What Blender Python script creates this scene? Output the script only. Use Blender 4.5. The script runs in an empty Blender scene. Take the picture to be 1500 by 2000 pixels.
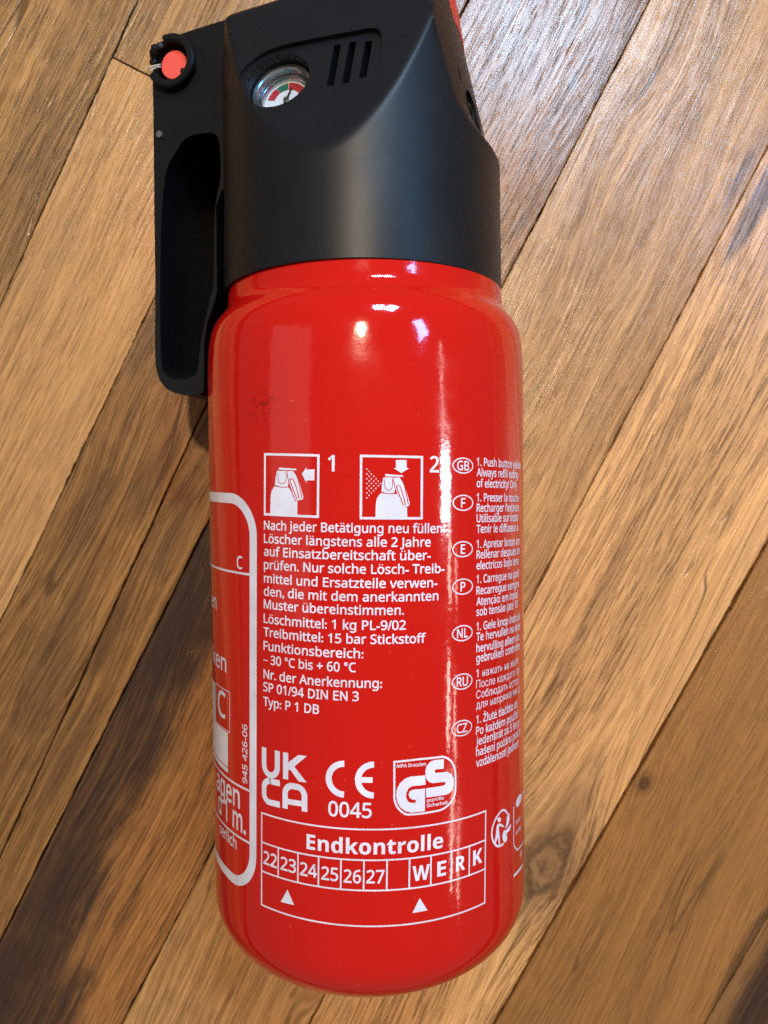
import bpy, bmesh, math, random
from mathutils import Vector, Matrix

# ------------------------------------------------------------------ camera, light, exposure
R = 0.040                      # radius of the steel cylinder, metres
scene = bpy.context.scene
COL = scene.collection
cam_data = bpy.data.cameras.new('camera')
cam = bpy.data.objects.new('camera', cam_data)
COL.objects.link(cam)
cam_rot = Matrix(((0.99992415, 0.00865295, -0.00876464),
                  (-0.00836417, 0.99943786, 0.03246549),
                  (0.00904064, -0.03238972, 0.99943443)))
cam.matrix_world = Matrix.Translation((0.06522 * R, 0.0, 4.84655 * R + R)) @ cam_rot.to_4x4()
cam_data.sensor_fit = 'VERTICAL'
cam_data.sensor_height = 36.0
cam_data.lens = 1453.9 / 2000.0 * 36.0
cam_data.clip_start = 0.005
cam_data.clip_end = 50.0
cam_data.dof.use_dof = True
cam_data.dof.focus_distance = 0.156
cam_data.dof.aperture_fstop = 26.0
scene.camera = cam

world = bpy.data.worlds.new('World')
scene.world = world
world.use_nodes = True
bg = world.node_tree.nodes['Background']
bg.inputs[0].default_value = (1.0, 0.85, 0.68, 1)
bg.inputs[1].default_value = 0.20

def area_light(name, loc, target, sx, sy, power, color):
    d = bpy.data.lights.new(name, 'AREA')
    d.shape = 'RECTANGLE'
    d.size, d.size_y = sx, sy
    d.energy = power
    d.color = color
    o = bpy.data.objects.new(name, d)
    COL.objects.link(o)
    o.location = loc
    o.rotation_euler = (Vector(target) - Vector(loc)).to_track_quat('-Z', 'Y').to_euler()
    return o

# high window beyond the head of the extinguisher, four panes
for wx, wz, ww, wh, pw in ((-0.055, 0.045, 0.085, 0.045, 1.3), (-0.06, -0.015, 0.10, 0.040, 1.3), (-0.065, -0.068, 0.075, 0.035, 0.85), (0.06, -0.01, 0.09, 0.13, 2.5)):
    area_light('window_pane_light', (0.19 + wx, 0.58, 0.72 + wz), (0.04, 0.12, 0.0), ww, wh, pw, (0.40, 0.70, 1.0))
# tall window to the right: one bright pane, then narrow gaps between its slats
area_light('side_window_light', (1.66, 0.00, 1.19), (0, 0.0, 0.04), 0.22, 0.24, 7.5, (0.93, 0.95, 1.0))
for ly, lz, ln, pw in ((-0.23, 1.10, 0.20, 0.55), (-0.62, 1.17, 0.26, 0.9), (-0.98, 1.08, 0.30, 0.9)):
    area_light('side_window_gap_light', (1.70, ly, lz), (0, ly * 0.15, 0.04), ln, 0.055, pw, (1.0, 0.88, 0.74))
    area_light('side_window_gap_light', (1.70, ly - 0.03, lz - 0.20), (0, ly * 0.15, 0.04), ln * .8, 0.045, pw * .4, (1.0, 0.88, 0.78))
area_light('side_window_upper_light', (1.62, 0.34, 1.26), (0, 0.05, 0.04), 0.40, 0.05, 0.5, (1.0, 0.93, 0.88))
# added blue light, placed to give the black head its sheen
area_light('head_sheen_light', (0.60, 0.38, 0.80), (0.0, 0.05, 0.04), 0.17, 0.13, 2.3, (0.12, 0.48, 1.0))
# pale wall to the left, seen only as a faint band in the paint
area_light('left_wall_light', (-1.25, 0.16, 1.00), (0, 0.0, 0.04), 0.95, 0.85, 1.15, (1.0, 0.90, 0.80))
lamp = bpy.data.lights.new('lamp_bulb', 'POINT')
lamp.energy = 24.5
lamp.shadow_soft_size = 0.02
lamp.color = (1.0, 0.80, 0.58)
lamp_o = bpy.data.objects.new('lamp_bulb', lamp)
COL.objects.link(lamp_o)
lamp_o.location = (-0.035, 0.32, 0.88)

vs = scene.view_settings
vs.view_transform = 'Standard'
vs.look = 'None'
vs.exposure = 0.0
vs.gamma = 1.0
vs.use_curve_mapping = False
scene.cycles.use_denoising = False
scene.cycles.max_bounces = 8

# ------------------------------------------------------------------ materials
def new_mat(name):
    m = bpy.data.materials.new(name)
    m.use_nodes = True
    nt = m.node_tree
    return m, nt, nt.nodes['Principled BSDF']

class NT:
    """small helper to write node graphs as expressions"""
    def __init__(self, nt):
        self.nt = nt
    def node(self, kind, **kw):
        n = self.nt.nodes.new(kind)
        for k, v in kw.items():
            setattr(n, k, v)
        return n
    def put(self, sock, v):
        if v is None:
            return
        if isinstance(v, bpy.types.NodeSocket):
            self.nt.links.new(v, sock)
        else:
            sock.default_value = v
    def math(self, op, a, b=None, clamp=False):
        n = self.node('ShaderNodeMath', operation=op)
        n.use_clamp = clamp
        self.put(n.inputs[0], a)
        self.put(n.inputs[1], b)
        return n.outputs[0]
    def xyz(self, x, y, z=0.0):
        n = self.node('ShaderNodeCombineXYZ')
        self.put(n.inputs[0], x); self.put(n.inputs[1], y); self.put(n.inputs[2], z)
        return n.outputs[0]
    def noise(self, vec, scale, detail=2.0, rough=0.5, dist=0.0):
        n = self.node('ShaderNodeTexNoise')
        self.put(n.inputs['Vector'], vec)
        n.inputs['Scale'].default_value = scale
        n.inputs['Detail'].default_value = detail
        n.inputs['Roughness'].default_value = rough
        n.inputs['Distortion'].default_value = dist
        return n.outputs[0]
    def ramp(self, fac, lo, hi, smooth=True):
        n = self.node('ShaderNodeMapRange')
        n.interpolation_type = 'SMOOTHSTEP' if smooth else 'LINEAR'
        self.put(n.inputs[0], fac)
        n.inputs[1].default_value = lo
        n.inputs[2].default_value = hi
        return n.outputs[0]
    def mix(self, fac, a, b, blend='MIX'):
        n = self.node('ShaderNodeMix', data_type='RGBA', blend_type=blend)
        self.put(n.inputs[0], fac)
        self.put(n.inputs[6], a if isinstance(a, bpy.types.NodeSocket) else (*a, 1))
        self.put(n.inputs[7], b if isinstance(b, bpy.types.NodeSocket) else (*b, 1))
        return n.outputs[2]
    def bump(self, h, strength, dist, normal=None):
        n = self.node('ShaderNodeBump')
        n.inputs['Strength'].default_value = strength
        n.inputs['Distance'].default_value = dist
        self.put(n.inputs['Height'], h)
        self.put(n.inputs['Normal'], normal)
        return n.outputs[0]

def wood(name, seed, light, dark, figure=1.0, pores=1.0, wave=1.0, stains=(), rough=0.28, band=7.0, knots=()):
    """oak strip; object coordinates: x across the strip, y along the grain"""
    m, nt, b = new_mat(name)
    N = NT(nt)
    tc = N.node('ShaderNodeTexCoord')
    sep = N.node('ShaderNodeSeparateXYZ')
    nt.links.new(tc.outputs['Object'], sep.inputs[0])
    u = N.math('DIVIDE', sep.outputs[0], R)
    v = N.math('DIVIDE', sep.outputs[1], R)
    us = N.math('ADD', u, seed * 3.7)
    vs_ = N.math('ADD', v, seed * 11.3)
    P = N.xyz(us, vs_, seed)
    # slow sideways drift of the grain
    w1 = N.noise(N.xyz(N.math('MULTIPLY', us, 0.8), N.math('MULTIPLY', vs_, 0.20), seed), 1.0, 2.0)
    w2 = N.noise(N.xyz(N.math('MULTIPLY', us, 2.6), N.math('MULTIPLY', vs_, 0.65), seed + 4.0), 1.0, 2.0)
    uw = N.math('ADD', us, N.math('MULTIPLY', N.math('SUBTRACT', w1, 0.5), 0.55 * wave))
    uw = N.math('ADD', uw, N.math('MULTIPLY', N.math('SUBTRACT', w2, 0.5), 0.085 * wave))
    # the grain parts round each knot
    kmask = None
    for (ku, kv, kr) in knots:
        du = N.math('DIVIDE', N.math('SUBTRACT', u, ku), kr)
        dv = N.math('DIVIDE', N.math('SUBTRACT', v, kv), kr * 1.5)
        r2 = N.math('ADD', N.math('MULTIPLY', du, du), N.math('MULTIPLY', dv, dv))
        g = N.math('POWER', 2.718, N.math('MULTIPLY', r2, -0.55))
        uw = N.math('SUBTRACT', uw, N.math('MULTIPLY', N.math('MULTIPLY', g, du), kr * 0.85))
        d = N.math('ADD', N.math('SQRT', r2), N.math('MULTIPLY', N.math('SUBTRACT', w2, 0.5), 0.9))
        core = N.ramp(d, 1.10, 0.40)
        d = N.math('ADD', d, N.math('MULTIPLY', N.math('SUBTRACT', N.noise(P, 7.0, 3.0, 0.6), 0.5), 0.8))
        ring = N.math('ADD', 0.88, N.math('MULTIPLY', N.math('SINE', N.math('MULTIPLY', d, 17.0)), 0.12))
        halo = N.math('MULTIPLY', N.ramp(d, 1.5, 0.5), 0.45)
        k1 = N.math('MAXIMUM', N.math('MULTIPLY', core, ring), halo)
        kmask = k1 if kmask is None else N.math('MAXIMUM', kmask, k1)
    # growth figure, long ring lines, fibres, pores and hairline checks
    fig = N.noise(N.xyz(N.math('MULTIPLY', uw, band), N.math('MULTIPLY', vs_, 0.11), seed), 1.0, 3.0, 0.55)
    fig_f = N.ramp(fig, 0.36, 0.66)
    rl = N.noise(N.xyz(N.math('MULTIPLY', uw, 13.0), N.math('MULTIPLY', vs_, 0.16), seed + 3.0), 1.0, 2.0, 0.55)
    rl_f = N.ramp(N.math('ABSOLUTE', N.math('SUBTRACT', rl, 0.5)), 0.045, 0.0)
    coarse = N.noise(N.xyz(N.math('MULTIPLY', uw, 24.0), N.math('MULTIPLY', vs_, 0.35), seed + 1.0), 1.0, 2.0, 0.6)
    fine = N.noise(N.xyz(N.math('MULTIPLY', uw, 85.0), N.math('MULTIPLY', vs_, 0.9), seed), 1.0, 3.0, 0.65)
    fib = N.math('ADD', N.math('MULTIPLY', fine, 0.6), N.math('MULTIPLY', coarse, 0.4))
    fib_f = N.ramp(fib, 0.38, 0.62)
    por = N.noise(N.xyz(N.math('MULTIPLY', uw, 115.0), N.math('MULTIPLY', vs_, 2.1), seed + 9.0), 1.0, 1.0, 0.5)
    por_f = N.ramp(por, 0.59, 0.67)
    por2 = N.noise(N.xyz(N.math('MULTIPLY', uw, 150.0), N.math('MULTIPLY', vs_, 4.4), seed + 12.0), 1.0, 0.0, 0.5)
    por_f = N.math('MAXIMUM', por_f, N.math('MULTIPLY', N.ramp(por2, 0.64, 0.70), 0.85))
    pmask = N.ramp(fig, 0.28, 0.56)
    por_f = N.math('MULTIPLY', por_f, N.math('ADD', N.math('MULTIPLY', pmask, 0.75), 0.25))
    chk = N.noise(N.xyz(N.math('MULTIPLY', uw, 4.5), N.math('MULTIPLY', vs_, 0.22), seed + 6.0), 1.0, 1.0, 0.5)
    chk_f = N.ramp(N.math('ABSOLUTE', N.math('SUBTRACT', chk, 0.5)), 0.009, 0.002)
    chk_m = N.ramp(N.noise(N.xyz(us, N.math('MULTIPLY', vs_, 0.6), seed + 7.0), 1.0, 1.0), 0.50, 0.60)
    chk_f = N.math('MULTIPLY', chk_f, chk_m)
    blot = N.noise(N.xyz(N.math('MULTIPLY', uw, 1.3), N.math('MULTIPLY', vs_, 0.40), seed), 1.0, 3.0, 0.55)
    blot_f = N.ramp(blot, 0.3, 0.7)
    mid = tuple(l * 0.55 + d * 0.45 for l, d in zip(light, dark))
    c = N.mix(N.math('MULTIPLY', fig_f, 0.75 * figure, clamp=True), light, mid)
    c = N.mix(N.math('MULTIPLY', fib_f, 0.62 * figure, clamp=True), c, dark)
    c = N.mix(N.math('MULTIPLY', rl_f, 0.50 * figure, clamp=True), c, dark)
    hue = N.mix(blot_f, (1.07, 1.03, 0.96), (0.88, 0.86, 0.84))
    c = N.mix(0.8, c, hue, 'MULTIPLY')
    c = N.mix(N.math('MULTIPLY', por_f, 0.75 * pores, clamp=True), c, tuple(d * 0.32 for d in dark))
    c = N.mix(N.math('MULTIPLY', chk_f, min(0.8, 0.2 + 0.6 * pores)), c, tuple(d * 0.22 for d in dark))
    por_f = N.math('MAXIMUM', N.math('MULTIPLY', por_f, min(1.0, 0.35 + 0.65 * pores)), chk_f)
    if kmask is not None:
        c = N.mix(N.math('MULTIPLY', kmask, 0.88), c, (0.045, 0.018, 0.010))
    # knots and mineral streaks with a ragged outline
    rag = N.noise(N.xyz(N.math('MULTIPLY', uw, 4.5), N.math('MULTIPLY', vs_, 0.55), seed + 2.0), 1.0, 4.0, 0.6)
    rag2 = N.noise(P, 2.2, 3.0, 0.6)
    for (su, sv, ru, rv, amt, scol) in stains:
        du = N.math('DIVIDE', N.math('SUBTRACT', u, su), ru)
        dv = N.math('DIVIDE', N.math('SUBTRACT', v, sv), rv)
        d2 = N.math('SQRT', N.math('ADD', N.math('MULTIPLY', du, du), N.math('MULTIPLY', dv, dv)))
        d2 = N.math('ADD', d2, N.math('MULTIPLY', N.math('SUBTRACT', rag, 0.5), 1.1))
        d2 = N.math('ADD', d2, N.math('MULTIPLY', N.math('SUBTRACT', rag2, 0.5), 0.6))
        d2 = N.math('ADD', d2, N.math('MULTIPLY', N.math('SUBTRACT', coarse, 0.5), 0.9))
        f = N.ramp(d2, 1.12, 0.55)
        f = N.math('MULTIPLY', f, amt)
        f = N.math('MULTIPLY', f, N.math('ADD', 0.72, N.math('MULTIPLY', fib_f, 0.28)), clamp=True)
        c = N.mix(f, c, scol)
    nt.links.new(c, b.inputs['Base Color'])
    rg = N.math('ADD', rough - 0.07, N.math('MULTIPLY', fib, 0.16))
    N.put(b.inputs['Roughness'], rg)
    b.inputs['Specular IOR Level'].default_value = 0.6
    h = N.math('SUBTRACT', N.math('MULTIPLY', fib, 0.55), N.math('MULTIPLY', por_f, 0.9))
    h = N.math('ADD', h, N.math('MULTIPLY', fig, 0.7))
    und = N.noise(N.xyz(N.math('MULTIPLY', us, 9.0), N.math('MULTIPLY', vs_, 3.5), seed), 1.0, 2.0)
    h = N.math('ADD', h, N.math('MULTIPLY', und, 0.5))
    nt.links.new(N.bump(h, 0.75, 0.00026), b.inputs['Normal'])
    return m

def make_red():
    m, nt, b = new_mat('red_paint')
    N = NT(nt)
    tc = N.node('ShaderNodeTexCoord')
    # thumb smudge high on the left, and a little dust
    g = N.node('ShaderNodeVectorMath', operation='DISTANCE')
    nt.links.new(tc.outputs['Object'], g.inputs[0])
    g.inputs[1].default_value = (-0.0215, 0.0178, 0.0735)
    near = N.ramp(g.outputs['Value'], 0.0062, 0.001)
    prints = N.ramp(N.noise(tc.outputs['Object'], 900.0, 3.0, 0.7), 0.50, 0.62)
    c = N.mix(N.math('MULTIPLY', N.math('MULTIPLY', near, prints), 0.8), (0.51, 0.0055, 0.0028), (0.20, 0.004, 0.003))
    dust = N.ramp(N.noise(tc.outputs['Object'], 1500.0, 1.0, 0.5), 0.78, 0.82)
    c = N.mix(N.math('MULTIPLY', dust, 0.35), c, (0.75, 0.35, 0.30))
    nt.links.new(c, b.inputs['Base Color'])
    smudge = N.noise(tc.outputs['Object'], 60.0, 4.0, 0.6)
    N.put(b.inputs['Roughness'], N.math('ADD', 0.075, N.math('MULTIPLY', N.ramp(smudge, 0.45, 0.8), 0.10)))
    b.inputs['Specular IOR Level'].default_value = 0.62
    peel = N.noise(tc.outputs['Object'], 520.0, 2.0, 0.5)
    wavy = N.noise(tc.outputs['Object'], 70.0, 1.0, 0.5)
    n1 = N.bump(wavy, 0.16, 0.0006)
    nt.links.new(N.bump(peel, 0.18, 0.00012, n1), b.inputs['Normal'])
    return m

def make_plain(name, color, rough, spec=0.5, metal=0.0, grain=0.0, gscale=2600.0, gdist=0.00006):
    m, nt, b = new_mat(name)
    N = NT(nt)
    tc = N.node('ShaderNodeTexCoord')
    var = N.noise(tc.outputs['Object'], 90.0, 4.0, 0.6)
    c = N.mix(N.ramp(var, 0.3, 0.75), tuple(x * 0.88 for x in color), tuple(min(1, x * 1.08) for x in color))
    nt.links.new(c, b.inputs['Base Color'])
    N.put(b.inputs['Roughness'], N.math('ADD', rough - 0.03, N.math('MULTIPLY', var, 0.07)))
    b.inputs['Specular IOR Level'].default_value = spec
    b.inputs['Metallic'].default_value = metal
    if grain:
        g = N.noise(tc.outputs['Object'], gscale, 2.0, 0.6)
        nt.links.new(N.bump(g, grain, gdist), b.inputs['Normal'])
    return m

RED = make_red()
def make_print():
    m = make_plain('white_print', (0.70, 0.70, 0.80), 0.22, 0.5)  # lavender cast of reflected sky is put into this white
    nt = m.node_tree
    N = NT(nt)
    b = nt.nodes['Principled BSDF']
    tc = N.node('ShaderNodeTexCoord')
    src = b.inputs['Base Color'].links[0].from_socket
    nick = N.ramp(N.noise(tc.outputs['Object'], 2300.0, 2.0, 0.6), 0.70, 0.74)
    thin = N.ramp(N.noise(tc.outputs['Object'], 240.0, 3.0, 0.6), 0.35, 0.75)
    c = N.mix(N.math('MULTIPLY', thin, 0.10), src, (0.55, 0.10, 0.09))
    nt.links.new(N.mix(N.math('MULTIPLY', nick, 0.7), c, (0.50, 0.02, 0.015)), b.inputs['Base Color'])
    return m
PRINT = make_print()
BLACK = make_plain('black_plastic', (0.0065, 0.0068, 0.009), 0.40, 0.24, grain=0.22)
BLACK2 = make_plain('smooth_black_plastic', (0.0045, 0.0048, 0.0058), 0.40, 0.22, grain=0.16)
REDPL = make_plain('red_plastic', (0.60, 0.035, 0.025), 0.40, 0.5, grain=0.1)
REDDOT = make_plain('red_seal_plastic', (0.78, 0.085, 0.06), 0.5, 0.5, grain=0.2)
STEEL = make_plain('bright_steel', (0.42, 0.44, 0.47), 0.28, 0.5, metal=1.0)
DIALW = make_plain('dial_white', (0.78, 0.82, 0.88), 0.35)
DIALR = make_plain('dial_red', (0.50, 0.03, 0.04), 0.35)
DIALG = make_plain('dial_green', (0.02, 0.16, 0.10), 0.35)
NYLON = make_plain('seal_thread', (0.62, 0.58, 0.50), 0.45)
GAP = make_plain('dark_subfloor', (0.02, 0.015, 0.010), 0.85, 0.2)
def make_glass():
    m, nt, b = new_mat('lens_plastic')
    N = NT(nt)
    tc = N.node('ShaderNodeTexCoord')
    b.inputs['Base Color'].default_value = (0.02, 0.02, 0.02, 1)
    b.inputs['Alpha'].default_value = 0.10
    N.put(b.inputs['Roughness'], N.math('ADD', 0.03, N.math('MULTIPLY', N.ramp(N.noise(tc.outputs['Object'], 400.0), 0.4, 0.8), 0.05)))
    return m
LENS = make_glass()

# ------------------------------------------------------------------ object helpers
def obj(name, bm, mat, parent=None, smooth=True, angle=None):
    me = bpy.data.meshes.new(name)
    bmesh.ops.recalc_face_normals(bm, faces=bm.faces)
    bm.to_mesh(me)
    bm.free()
    if mat is not None:
        me.materials.append(mat)
    o = bpy.data.objects.new(name, me)
    COL.objects.link(o)
    if parent is not None:
        o.parent = parent
    if smooth:
        for pl in me.polygons:
            pl.use_smooth = True
        if angle:
            me.set_sharp_from_angle(angle=math.radians(angle))
    return o

# ------------------------------------------------------------------ the floor: oak strips laid at 27 degrees
ANG = math.radians(27.0)
bm = bmesh.new()
bmesh.ops.create_cube(bm, size=1.0)
for vtx in bm.verts:
    vtx.co = Vector((vtx.co.x * 1.1, vtx.co.y * 1.3, vtx.co.z * 0.012 - 0.0155))
floor = obj('floor', bm, GAP, smooth=False)
floor['kind'] = 'structure'
floor['label'] = 'worn oak strip floor laid on the diagonal'

# joints: (offset across, slope along, half gap in mm)
JOINTS = [(-8.2, -.02, .15), (-6.9, -.02, .15), (-5.65, -.02, .15), (-4.45, -.02, .12),
          (-3.192, -0.0236, 0.10), (-2.144, -0.0090, 0.04), (-1.426, -0.0275, 0.15), (-1.006, 0.0036, 0.18),
          (0.205, 0.0128, 0.08), (1.543, 0.0127, 0.12), (2.967, 0.0415, 0.38), (4.486, 0.0495, 0.12),
          (5.9, .05, .2), (7.3, .05, .2), (8.6, .05, .2)]
STAIN = (0.036, 0.018, 0.012)
KNOT = (0.10, 0.044, 0.018)
OAK = {
    # light, dark, figure, pores, wave, band, stains
    0: ((0.46, 0.236, 0.080), (0.150, 0.068, 0.021), 1.0, 0.8, 0.8, 7.0, ()),
    1: ((0.50, 0.255, 0.086), (0.155, 0.070, 0.022), 1.1, 0.9, 0.9, 6.0, ()),
    2: ((0.64, 0.330, 0.122), (0.35, 0.165, 0.058), 0.80, 0.5, 0.6, 5.0, ()),
    3: ((0.43, 0.205, 0.062), (0.135, 0.056, 0.016), 1.1, 0.7, 1.1, 6.0,
        ((-1.88, -1.22, .13, .45, .55, KNOT), (-1.55, -0.75, .11, .40, .55, KNOT), (-1.62, -2.35, .22, .70, .5, KNOT), (-2.05, 0.3, .08, .5, .4, KNOT), (-1.75, -3.6, .16, .6, .5, KNOT), (-1.75, .8, .22, .30, .6, KNOT))),
    4: ((0.43, 0.205, 0.062), (0.135, 0.056, 0.016), 1.1, 0.7, 1.1, 6.0,
        ((-1.22, -1.0, .10, .5, .55, KNOT), (-1.3, -1.9, .10, .5, .55, KNOT), (-1.18, -2.9, .08, .6, .5, KNOT))),
    5: ((0.43, 0.182, 0.052), (0.185, 0.073, 0.020), 0.95, 1.0, 0.8, 6.0,
        ((-0.93, -3.0, .42, 3.3, 1.0, STAIN), (-0.80, -1.35, .30, 1.1, .9, STAIN), (-0.74, -5.6, .58, 2.2, 1.0, STAIN))),
    6: ((0.64, 0.335, 0.122), (0.28, 0.125, 0.040), 1.1, 0.65, 1.7, 6.0,
        ((1.5, 3.45, .05, .3, .6, STAIN),)),
    7: ((0.82, 0.430, 0.168), (0.42, 0.192, 0.064), 0.9, 1.1, 0.6, 5.0,
        ((2.60, -1.55, .14, .50, .45, KNOT), (1.72, 3.3, .08, .55, .8, STAIN), (1.92, 1.7, .06, 1.0, .4, KNOT), (2.02, -0.1, .06, 1.2, .4, KNOT))),
    8: ((0.40, 0.176, 0.048), (0.24, 0.102, 0.029), 0.85, 0.5, 1.1, 5.0,
        ((4.38, -2.1, .08, .9, .7, STAIN),)),
    9: ((0.32, 0.150, 0.052), (0.150, 0.064, 0.02), 0.9, 0.6, 1.4, 6.0,
        ((4.72, -1.9, .26, 2.0, 1.0, STAIN),)),
}
def plank(idx, ja, jb, v0, v1, mat, zoff=0.0):
    rnd = random.Random(idx * 77 + int(v0 * 10))
    bm = bmesh.new()
    n = 330
    rows = []
    ph = [rnd.uniform(0, 6.28) for _ in range(6)]
    for i in range(n + 1):
        vv = v0 + (v1 - v0) * i / n
        def edge(j, sgn, k):
            base = j[0] + j[1] * max(-6.0, min(6.0, vv)) + sgn * j[2] * 0.001 / R
            wob = 0.004 * math.sin(vv * 2.3 + ph[k]) + 0.003 * math.sin(vv * 7.1 + ph[k + 1]) + rnd.uniform(-0.004, 0.004)
            return base + abs(wob) * sgn
        a = edge(ja, 1, 0) * R
        c = edge(jb, -1, 2) * R
        y = vv * R
        ch = 0.00018
        rows.append([bm.verts.new(q) for q in ((a, y, -0.009 + zoff), (a, y, -ch + zoff), (a + ch * 0.9, y, zoff), ((a + c) / 2, y, zoff), (c - ch * 0.9, y, zoff), (c, y, -ch + zoff), (c, y, -0.009 + zoff))])
    for i in range(n):
        for k in range(6):
            bm.faces.new((rows[i][k], rows[i][k + 1], rows[i + 1][k + 1], rows[i + 1][k]))
    bm.faces.new(rows[0]); bm.faces.new(rows[-1])
    o = obj('plank', bm, mat, floor, smooth=True, angle=30)
    o.rotation_euler = (0, 0, -ANG)
    return o

KNOTS = {9: ((2.60, -2.08, .42),), 10: ((3.02, -1.13, .07),)}
for i in range(len(JOINTS) - 1):
    key = {4: 2, 5: 3, 6: 4, 7: 5, 8: 6, 9: 7, 10: 8, 11: 9, 3: 1, 2: 0}.get(i, (1, 2, 8)[i % 3])
    li, dk, fg, po, wv, band, st = OAK[key]
    if i not in range(2, 12):
        st = ()
    mat = wood('oak_%d' % i, 1.0 + i * 1.37, li, dk, fg, po, wv, st, band=band, knots=KNOTS.get(i, ()))
    ja, jb = JOINTS[i], JOINTS[i + 1]
    if i == 4:        # the butt joint between two strips
        plank(i, ja, jb, -10.5, 2.072, mat)
        mat2 = wood('oak_%db' % i, 33.1, OAK[1][0], OAK[1][1], 1.0, .8, 1.2, (), band=6.0)
        plank(i + 50, ja, jb, 2.088, 10.5, mat2)
    elif i in (2, 8, 11):
        cut = {2: 3.4, 8: -7.3, 11: 4.4}[i]
        plank(i, ja, jb, -10.5, cut - .006, mat)
        plank(i + 50, ja, jb, cut + .006, 10.5, mat)
    else:
        plank(i, ja, jb, -10.5, 10.5, mat)

# ------------------------------------------------------------------ the extinguisher
ext = bpy.data.objects.new('fire_extinguisher', None)
COL.objects.link(ext)
ext['label'] = 'red fire extinguisher with black plastic head lying on the oak floor'
ext['category'] = 'fire extinguisher'
ext.empty_display_size = 0.05

def lathe(profile, seg=256, close=False):
    """profile: (radius, y) along the bottle axis; axis is world y at height R"""
    bm = bmesh.new()
    rings = []
    for r, t in profile:
        if r < 1e-5:
            rings.append([bm.verts.new((0, t * R, R))])
        else:
            rings.append([bm.verts.new((r * R * math.sin(2 * math.pi * k / seg), t * R, r * R * math.cos(2 * math.pi * k / seg) + R)) for k in range(seg)])
    for a, b in zip(rings[:-1], rings[1:]):
        if len(a) == 1:
            for k in range(seg):
                bm.faces.new((a[0], b[k], b[(k + 1) % seg]))
        elif len(b) == 1:
            for k in range(seg):
                bm.faces.new((a[k], b[0], a[(k + 1) % seg]))
        else:
            for k in range(seg):
                bm.faces.new((a[k], b[k], b[(k + 1) % seg], a[(k + 1) % seg]))
    return bm

FIL = 0.33
TB = -2.847
prof = [(0, TB + .12), (.35, TB + .10), (.52, TB + .05), (.60, TB + .012), (.64, TB)]
for k in range(13):
    a = math.pi / 2 * k / 12
    prof.append((1 - FIL + FIL * math.sin(a), TB + FIL - FIL * math.cos(a)))
for k in range(1, 30):
    prof.append((1.0, TB + FIL + (0.55 - TB - FIL) * k / 30))
# shoulder, shallow groove and neck that runs up into the collar
sh = [(1.0, .55), (.9992, .68), (.997, .77), (.9925, .85), (.986, .905), (.978, .942), (.969, .970), (.957, .994), (.942, 1.019), (.922, 1.044), (.904, 1.065), (.892, 1.081),
      (.883, 1.094), (.877, 1.108), (.873, 1.125), (.871, 1.148), (.869, 1.175), (.867, 1.205), (.863, 1.25), (.855, 1.30), (.845, 1.36), (.80, 1.44), (.70, 1.5), (0, 1.52)]
prof += sh
cylinder = obj('cylinder', lathe(prof), RED, ext)
cylinder['label'] = 'glossy red painted steel cylinder with white printing'

# ---- white screen print, wrapped on the cylinder. a = mm round the shell, b = mm along it
SK = 0.0221
def wrap(a, b, off):
    th = a / 40.0 + SK * b / 40.0
    t = b / 40.0 - SK * a / 40.0
    r = R + off
    return (r * math.sin(th), t * R, r * math.cos(th) + R)

def wrap_bm(bm, off, step=1.2):
    xs = [v.co.x for v in bm.verts]
    lo, hi = min(xs), max(xs)
    x = math.ceil(lo / step) * step
    while x < hi:
        bmesh.ops.bisect_plane(bm, geom=bm.verts[:] + bm.edges[:] + bm.faces[:], plane_co=(x, 0, 0), plane_no=(1, 0, 0))
        x += step
    for v in bm.verts:
        v.co = wrap(v.co.x, v.co.y, off)

OFF = 0.00007
def add_poly(bm, pts):
    f = bm.faces.new([bm.verts.new((x, y, 0)) for x, y in pts])
    bmesh.ops.triangulate(bm, faces=[f])

def add_strip(bm, pts, w, closed=False, step=1.0):
    P = [Vector(q) for q in pts]
    Q = []
    n = len(P)
    for i in range(n if closed else n - 1):
        a, b = P[i], P[(i + 1) % n]
        m = max(1, int((b - a).length / step))
        for k in range(m):
            Q.append(a.lerp(b, k / m))
    if not closed:
        Q.append(P[-1])
    L, Rr = [], []
    n = len(Q)
    for i in range(n):
        if closed:
            d1 = (Q[i] - Q[i - 1]).normalized(); d2 = (Q[(i + 1) % n] - Q[i]).normalized()
        else:
            d1 = (Q[i] - Q[max(0, i - 1)]); d2 = (Q[min(n - 1, i + 1)] - Q[i])
            d1 = d1.normalized() if d1.length > 1e-9 else d2.normalized()
            d2 = d2.normalized() if d2.length > 1e-9 else d1
        t = (d1 + d2).normalized()
        nn = Vector((-t.y, t.x))
        s = w / 2 / max(0.35, nn.dot(Vector((-d1.y, d1.x))))
        L.append(bm.verts.new((*(Q[i] + nn * s), 0)))
        Rr.append(bm.verts.new((*(Q[i] - nn * s), 0)))
    for i in range(n if closed else n - 1):
        j = (i + 1) % n
        bm.faces.new((L[i], L[j], Rr[j], Rr[i]))

def smooth_pts(pts, closed=False, n=4):
    """Catmull-Rom through the points"""
    P = [Vector(q) for q in pts]
    out = []
    m = len(P)
    for i in range(m if closed else m - 1):
        p0 = P[i - 1] if (closed or i > 0) else P[i]
        p1 = P[i]; p2 = P[(i + 1) % m]
        p3 = P[(i + 2) % m] if (closed or i + 2 < m) else p2
        for k in range(n):
            t = k / n
            out.append(0.5 * ((2 * p1) + (p2 - p0) * t + (2 * p0 - 5 * p1 + 4 * p2 - p3) * t * t + (3 * p1 - p0 - 3 * p2 + p3) * t ** 3))
    if not closed:
        out.append(P[-1])
    return [tuple(q) for q in out]

def printed(name, bm, off=OFF, mat=None):
    wrap_bm(bm, off)
    return obj(name, bm, mat or PRINT, cylinder, smooth=True)

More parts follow.
